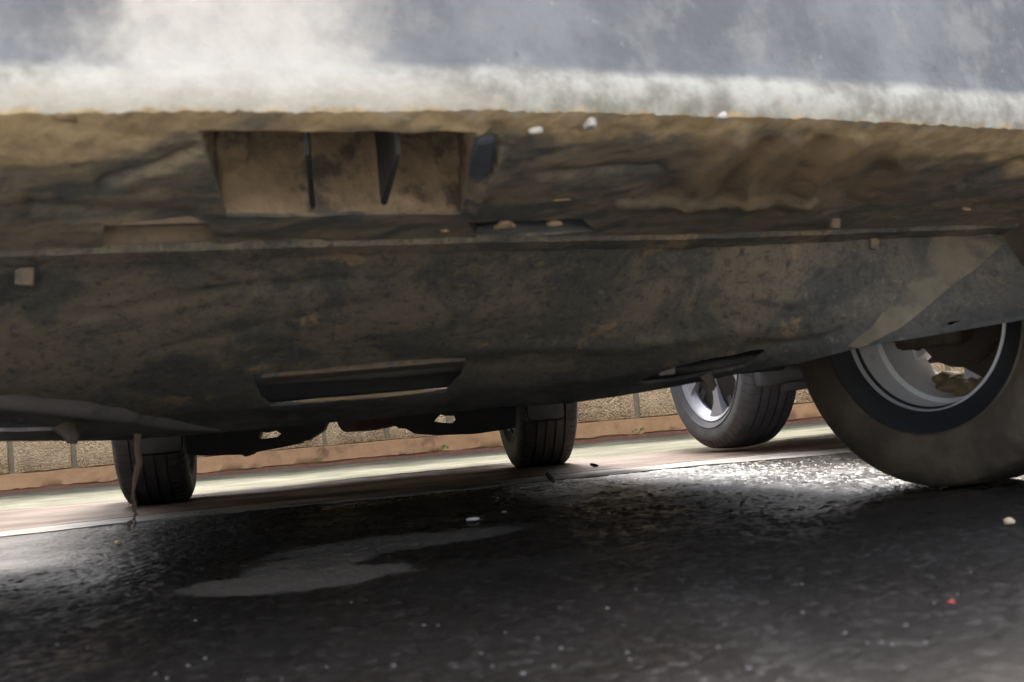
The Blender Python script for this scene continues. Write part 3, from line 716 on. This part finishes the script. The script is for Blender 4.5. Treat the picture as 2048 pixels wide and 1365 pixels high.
# overlapping front lip of the tray (a raised flange along the seam)
bm = bmesh.new(); rr_ = []
for x in cols_t:
    a = P(*under_pt(x, .945)); b = P(x, L_seam(x) + 3, Y_seam(x) + .004); n_ = noise.noise(b * 25) * .0015
    rr_.append([bm.verts.new(q) for q in (a + Vector((0, -.006, .004)), a + Vector((0, -.004, .002)), a + Vector((0, 0, -.006 + n_)), b + Vector((0, 0, -.006 + n_ * 2)), b + Vector((0, .004, .006)))])
for a, b in zip(rr_, rr_[1:]):
    for k in range(4): bm.faces.new((a[k], b[k], b[k + 1], a[k + 1]))
mesh_obj("flange", bm, M['tray'], tray, 30)
# pale mud on the lower lip of the opening
bm = bmesh.new(); pts = [tray_at(x, y) + Vector((0, -.004, 0)) for x, y in ((600, 803), (640, 800), (700, 797), (760, 792), (820, 786), (870, 781))]
tube(bm, pts, [.002, .0035, .004, .0045, .004, .002], 6); mesh_obj("mud_line", bm, M['mudpale'], tray, 60)
# what shows inside the openings
bm = bmesh.new(); tube(bm, [tray_at(400, 790) + Vector((0, .10, .035)), tray_at(720, 765) + Vector((0, .10, .028)), tray_at(1050, 735) + Vector((0, .10, .028))], .022, 16)
mesh_obj("cross_tube", bm, M['tube'], car, 40)
bm = bmesh.new(); rr_ = []   # splash shield
for k in range(61):
    x = 515 + k * 6.9; q = tray_at(x, lerpf(x, [(420, 752), (720, 728), (1000, 704)])); w_ = .004 * math.sin(k * 1.1) + .003 * noise.noise(Vector((k * .4, 0, 0)))
    rr_.append([bm.verts.new(q + Vector((0, .012, .02))), bm.verts.new(q + Vector((0, .03 + w_, -.008))), bm.verts.new(q + Vector((0, .07 + w_, -.014))), bm.verts.new(q + Vector((0, .16, .01))), bm.verts.new(q + Vector((0, .2, .05)))])
for a, b in zip(rr_, rr_[1:]):
    for k in range(4): bm.faces.new((a[k], b[k], b[k + 1], a[k + 1]))
mesh_obj("splash_shield", bm, M['mudbrown'], car, 40)
for pl, w_, dy_ in ((HOLE, .62, .17), (SLOT_R, .36, .14), (SLOT_L, .36, .14)):  # black backing added to stand in for the shade inside each opening
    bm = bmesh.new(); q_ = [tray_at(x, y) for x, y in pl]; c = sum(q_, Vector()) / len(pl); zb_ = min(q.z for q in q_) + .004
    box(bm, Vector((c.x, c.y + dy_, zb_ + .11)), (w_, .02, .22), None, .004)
    mesh_obj("shade_backing", bm, M['black'], car)
bm = bmesh.new(); c = tray_at(1337, 742); box(bm, c + Vector((0, .03, .008)), (.030, .02, .030), None, .003)
mesh_obj("bracket", bm, M['mudgrey'], tray)
bm = bmesh.new(); tube(bm, [tray_at(1290, 752) + Vector((0, .05, .01)), tray_at(1400, 735) + Vector((0, .06, .0)), tray_at(1540, 712) + Vector((0, .06, .0))], .010, 10)
mesh_obj("hose", bm, M['dark'], car, 40)
# clips and hanging mud
for (x, y, r) in ((52, 546, .011), (1668, 442, .008), (1746, 484, .008)):
    bm = bmesh.new(); q = tray_at(x, y) if y > 470 else under_at(x, y)
    box(bm, q + Vector((0, -.004, -.004)), (r * 2.0, r * 1.2, r * 2.2), Matrix.Rotation(R(8), 3, 'Y') @ Matrix.Rotation(PSI, 3, 'Z'), r * .3)
    mesh_obj("clip", bm, M['mudbrown'], tray if y > 470 else bumper, 40)
for (x, y0, y1, wd) in ((140, 852, 888, .018), (1418, 752, 781, .015)):
    bm = bmesh.new(); a = tray_at(x, min(y0, L_bot(x) - 2)) + Vector((0, -.008, 0)); b = P(x + 4, y1, a.y)
    tube(bm, [a + Vector((-.006, 0, .004)), a * .6 + b * .4, a * .3 + b * .7 + Vector((.003, 0, 0)), b], [wd * 1.3, wd * .8, wd * .75, wd * .45], 10, .5); mesh_obj("mud_drip", bm, M['knuckle'], tray, 60)

# --- front wheels, steered
def steer(side, deg):
    a = PSI + R(deg); return Vector((math.cos(a), math.sin(a), 0)) * side
fwh = make_wheel(car, FRW, steer(1, 20), tyre='tyre_near', rust_hub='knuckle', hub_r=.095, W=.225, rr=.166, lug=.0004, rg=.040, hub_x=.055)
bm = bmesh.new(); ax_ = steer(1, 20); fx_ = UPV.cross(ax_)
for k in range(26):                               # mud crust on the outer end of the barrel
    t = k / 25; a_ = R(148 + 52 * t); r_ = .137 + .005 * math.sin(k * 1.7)
    q = FRW + ax_ * (.066 + .016 * math.sin(k * .9)) + fx_ * (r_ * math.sin(a_)) + UPV * (r_ * math.cos(a_))
    rock(bm, q, .021 + .006 * noise.noise(Vector((k * .7, 0, 0))), (1.5, 1.5, .8), k)
mesh_obj("mud_crust", bm, M['mudwall'], fwh, 60)
fwh['label'] = "front wheel turned so that its inner side shows"
bm = bmesh.new()                                   # knuckle and strut above the wheel's open barrel
ax = steer(1, 20); fx = UPV.cross(ax)
cc = FRW - ax * .10
box(bm, cc + Vector((0, 0, .02)) - fx * .01, (.06, .11, .15), Matrix.Rotation(math.atan2(ax.y, ax.x), 3, 'Z'), .012)
tube(bm, [cc + Vector((0, 0, .05)), cc + Vector((-.05, .03, .35))], .03, 14)
tube(bm, [cc + Vector((0, 0, -.06)) * 0.2 + Vector((0, 0, -.02)), cc - Rv * .22 + Vector((0, .03, .06)), cc - Rv * .42 + Vector((0, .03, .08))], [.03, .026, .03], 12)
box(bm, cc + ax * .115 + fx * -.0 + UPV * -.045 + Vector((.045, -.0, 0)), (.07, .13, .13), Matrix.Rotation(math.atan2(ax.y, ax.x), 3, 'Z') @ Matrix.Rotation(R(30), 3, 'X'), .02)
mesh_obj("steering_knuckle", bm, M['knuckle'], car, 40)
# --- rear wheels, arms, silencer
RRW = fr0(WB, .725, .312); RLW = fr0(WB, -.725, .312)
RRW = Vector((P(1077, 900, 4.66).x, 4.66, .312)); RLW = Vector((P(318, 950, 4.42).x, 4.42, .312))
axle = Vector((math.cos(R(10)), math.sin(R(10)), 0))
make_wheel(car, RRW, axle, W=.205); make_wheel(car, RLW, -axle, W=.225)
def plate(name, outline, Y, th, mat, holes=()):
    bm = bmesh.new(); front = [P(x, y, Y) for x, y in outline]; back = [p + Vector((0, th, 0)) for p in front]; prism(bm, front, back)
    o = mesh_obj(name, bm, mat, car)
    if holes:
        cs = []
        for hpl in holes:
            hb = bmesh.new(); hp = [P(x, y, Y) for x, y in hpl]; prism(hb, [p - Vector((0, .05, 0)) for p in hp], [p + Vector((0, th + .05, 0)) for p in hp])
            bmesh.ops.recalc_face_normals(hb, faces=hb.faces); hm = bpy.data.meshes.new("cut"); hb.to_mesh(hm); hb.free(); ho = bpy.data.objects.new("cut", hm); C.objects.link(ho); cs.append(ho)
            md = o.modifiers.new("b", 'BOOLEAN'); md.solver = 'EXACT'; md.object = ho
        dg = bpy.context.evaluated_depsgraph_get(); dg.update(); nm = bpy.data.meshes.new_from_object(o.evaluated_get(dg)); o.modifiers.clear(); o.data = nm
        for ho in cs: bpy.data.objects.remove(ho)
    return o
plate("suspension_arm", [(330, 905), (405, 912), (483, 910), (490, 914), (503, 910), (509, 905), (560, 896), (602, 887), (606, 883), (618, 881), (648, 861), (665, 820), (400, 820), (330, 860)], 4.50, .05, M['dark'],
      [[(516, 879), (521, 864), (534, 866), (551, 861), (562, 868), (555, 874), (536, 877)]])
plate("suspension_arm", [(798, 857), (812, 858), (829, 868), (868, 871), (905, 870), (940, 869), (962, 867), (1000, 861), (1060, 852), (1060, 790), (790, 790), (780, 846)], 4.68, .05, M['dark'],
      [[(867, 843), (880, 829), (890, 832), (908, 832), (911, 840), (904, 847), (884, 846)]])
bm = bmesh.new(); a, b = P(700, 838, 4.75), P(850, 808, 4.75)
tube(bm, [a + Vector((0, -.1, 0)), a * .75 + b * .25, a * .35 + b * .65, b], [.05, .062, .062, .05], 24)
mesh_obj("silencer", bm, M['rust'], car, 40)
bm = bmesh.new(); q = P(1090, 815, 4.26); box(bm, q + Vector((0, 0, .003)), (.135, .03, .100), Matrix.Rotation(PSI * .5, 3, 'Z'), .02)
mesh_obj("air_deflector", bm, M['liner'], car, 40)
bm = bmesh.new(); q = P(322, 880, 4.02); box(bm, q + Vector((0, 0, .003)), (.14, .03, .100), Matrix.Rotation(PSI * .5, 3, 'Z'), .02)
mesh_obj("air_deflector", bm, M['liner'], car, 40)
car_body(car, fr0, M['body'], -.44, WB, .80)
floor_panel(car, fr0, .55, WB + .6, .37, M['dark'])

# ------------------------------------------------------------------ neighbouring cars
def other_car(label, wheel_c, side, psi, paint, tyre, rr=.215, Rt=.322, deflector=None):
    Rn = Vector((math.cos(psi), math.sin(psi), 0)); Fn = Vector((math.sin(psi), -math.cos(psi), 0))
    rear_mid = Vector(wheel_c) + Rn * (.74 * side); fa = rear_mid + Fn * 2.55
    c = empty("parked_car", (rear_mid.x, rear_mid.y, 0)); tag(c, label, "car", "cars backed up to the wall")
    hold = empty("hold"); 
    fr = frame((fa.x, fa.y), psi)
    ws = []
    for s in (0, 2.55):
        for l in (-.74, .74):
            q = fr(s, l, Rt + .012)
            pw = psi + R(6); Rw = Vector((math.cos(pw), math.sin(pw), 0)); make_wheel(hold, q, Rw if l > 0 else -Rw, Rt, rr, .205, tyre, 'alloy', True, 5, spin=R(5), hub_r=.197, hub_x=.03)  # oversized dark hub disc stands in for shade between the spokes
    car_body(hold, fr, paint, -.80, 2.55, .80, Rt)
    floor_panel(hold, fr, -.6, 3.2, .26, M['dark'])
    if deflector:
        bm = bmesh.new(); box(bm, P(*deflector[0]), deflector[1], Matrix.Rotation(psi, 3, 'Z') @ Matrix.Rotation(R(-3), 3, 'Y'), .008)
        box(bm, P(*deflector[2]), deflector[3], Matrix.Rotation(psi, 3, 'Z') @ Matrix.Rotation(R(-3), 3, 'Y'), .006)
        mesh_obj("air_deflector", bm, M['deflector'], hold, 40)
    for ch in list(hold.children):
        ch.parent = c; ch.matrix_parent_inverse = Matrix.Translation(c.location).inverted()
    bpy.data.objects.remove(hold)
    return c
wc = P(1458, 735, 4.52); wc.z = 0
other_car("pale car on the right with a silver five spoke alloy wheel", wc, 1, R(14), M['white'], 'tyre_grey',
          deflector=(P and (1560, 752, 4.20), (.17, .05, .055), (1592, 772, 4.19), (.10, .045, .03)))
wl = P(-84, 930, 4.35); wl.z = 0
other_car("pale car at the far left, only the edge of its rear tyre in view", wl, -1, R(14), M['silver'], 'tyre_grey')

# ------------------------------------------------------------------ small things
bm = bmesh.new(); a = P(276, 872, 2.10)
strand = [(276, 868), (274, 895), (279, 925), (270, 958), (266, 985), (268, 1008)]
tube(bm, [P(x, y, 2.10) for x, y in strand], [.007, .0055, .0065, .005, .0025, .0016], 7, .5)
for st in ([(266, 985), (262, 1000), (258, 1012)], [(268, 1000), (272, 1012), (271, 1022)], [(266, 1008), (266, 1022), (272, 1028), (266, 1040), (258, 1055), (252, 1062)], [(272, 1022), (268, 1032), (271, 1045), (268, 1060)], [(262, 1042), (254, 1046)], [(259, 1050), (258, 1064)], [(276, 1028), (270, 1031)]):
    tube(bm, [P(x, y, 2.10 + .002 * i) for i, (x, y) in enumerate(st)], [.0022] + [.0015] * (len(st) - 2) + [.0008], 5)
rock(bm, P(258, 1050, 2.10), .0045, (1, .6, 1.4), 3)
for k in range(7):
    s = random.uniform(0, 1); y = 890 + 90 * s; x = lerpf(y, [(868, 276), (925, 279), (985, 266)])
    tube(bm, [P(x, y, 2.10), P(x + random.uniform(-14, 14), y + random.uniform(4, 22), 2.10)], [.0012, .0005], 4)
o = mesh_obj("dangling_root", bm, M['root'], smooth=60); tag(o, "dry brown root dangling from the undertray in front of the left rear tyre", "root")

def sheet_leaf(name, pts, thick, mat, label, cat):
    bm = bmesh.new(); c = sum(pts, Vector()) / len(pts)
    prism(bm, pts, [p + Vector((0, thick, thick)) for p in pts]); o = mesh_obj(name, bm, mat); return tag(o, label, cat)
fy = 4.78 - .318
sheet_leaf("dry_leaf", [P(x, y, fy + .03 * (1 - (y - 848) / 36) * 0 + .0) for x, y in ((1088, 848), (1084, 858), (1076, 862), (1075, 870), (1081, 878), (1084, 885), (1089, 880), (1090, 866), (1087, 860))], .002, M['leaf'], "curled brown leaf stuck to the right rear tyre tread", "leaf")
bm = bmesh.new(); ty = PZ(1108, 964, .012).y; tube(bm, [P(1109, 965, ty), P(1103, 958, ty), P(1098, 954, ty + .01), P(1093, 946, ty + .01)], [.004, .008, .0075, .006], 8, .7)
tag(mesh_obj("twig", bm, M['twig'], smooth=50), "short black twig on the wet ground in front of the right rear tyre", "twig")
bm = bmesh.new(); tube(bm, [PZ(1182, 929, .03), PZ(1188, 931, .032), PZ(1196, 932, .03)], [.004, .006, .003], 6)
tag(mesh_obj("twig", bm, M['twig'], smooth=50), "tiny dark sliver of bark on the pale brick paving right of the black twig", "twig")
def weed(x, y, n, sz, label, mat='weed'):
    bm = bmesh.new(); b = P(x, y, WALL_Y - .07); b.z = .028; rg = random.Random(x)
    for k in range(n):
        a = rg.uniform(0, 6.28); tip = b + Vector((math.cos(a) * sz, -abs(math.sin(a)) * sz * .6, sz * rg.uniform(.5, 1.3)))
        tube(bm, [b, (b + tip) / 2 + Vector((0, 0, sz * .2)), tip], [.0015, .0012, .001], 4)
        d = (tip - b).normalized(); s = d.cross(Vector((0, 1, .3))).normalized() * sz * .32; l = d * sz * .5
        prism(bm, [tip, tip + l * .5 + s, tip + l, tip + l * .5 - s], [q + Vector((0, .001, .001)) for q in (tip, tip + l * .5 + s, tip + l, tip + l * .5 - s)])
    tag(mesh_obj("weed", bm, M[mat]), label, "weed", "weeds at the foot of the wall")
weed(884, 906, 8, .028, "bright green weed at the wall foot, just left of the right rear tyre")
weed(638, 932, 6, .022, "small green weed at the wall foot, midway between the two rear tyres")
weed(1278, 874, 6, .026, "pale weed at the wall foot, between the right rear tyre and the alloy wheel", 'weed')
def pebble(x, y, r, mat, label, sq=(1.2, 1, .6), group=None, seed=0):
    bm = bmesh.new(); q = PZ(x, y, .004); rock(bm, q + Vector((0, 0, r * .25)), r, sq, seed or x)
    return tag(mesh_obj("pebble", bm, M[mat], smooth=50), label, "pebble", group)
pebble(946, 1041, .0085, 'stone', "flat white stone chip on the dark asphalt below the right rear tyre", (1.5, 1, .5))
pebble(2018, 1046, .0065, 'cream', "cream angular stone on the asphalt beside the big front tyre", (1.1, 1, .9))
pebble(235, 1088, .007, 'cream', "tan pebble on the asphalt under the dangling root", (1, 1, .8))
pebble(1903, 1206, .0028, 'red', "tiny red fragment on the asphalt below the front tyre")
pebble(1008, 1026, .006, 'mudgrey', "dull grey pebble right of the flat white stone chip")
GR = [(1120, 1218), (1215, 1218), (962, 1308), (1075, 1278), (1010, 1266), (876, 1252), (787, 1333), (653, 1335), (410, 1318), (376, 1333), (311, 1349), (334, 1358), (563, 1360), (911, 1334), (985, 1334), (1122, 1299), (1260, 1321), (1255, 1306), (1436, 1296), (1604, 1170), (1735, 1288), (1764, 1287), (1851, 1287), (1915, 1190), (1941, 1146), (1785, 1291), (1812, 1253), (1690, 1268), (1108, 1334), (1046, 1350), (1272, 1180), (1868, 1208), (1498, 1338), (175, 1297), (115, 1290), (60, 1340), (391, 1242), (703, 1206), (848, 1252), (1605, 1228)]
for k, (x, y) in enumerate(GR):
    pebble(x, y, random.uniform(.0010, .0021), 'grit' if k % 3 else 'mudgrey', "tiny pale grit chip scattered on the dark foreground asphalt", (1.2, 1, .7), "grit on the foreground asphalt", k + 1)
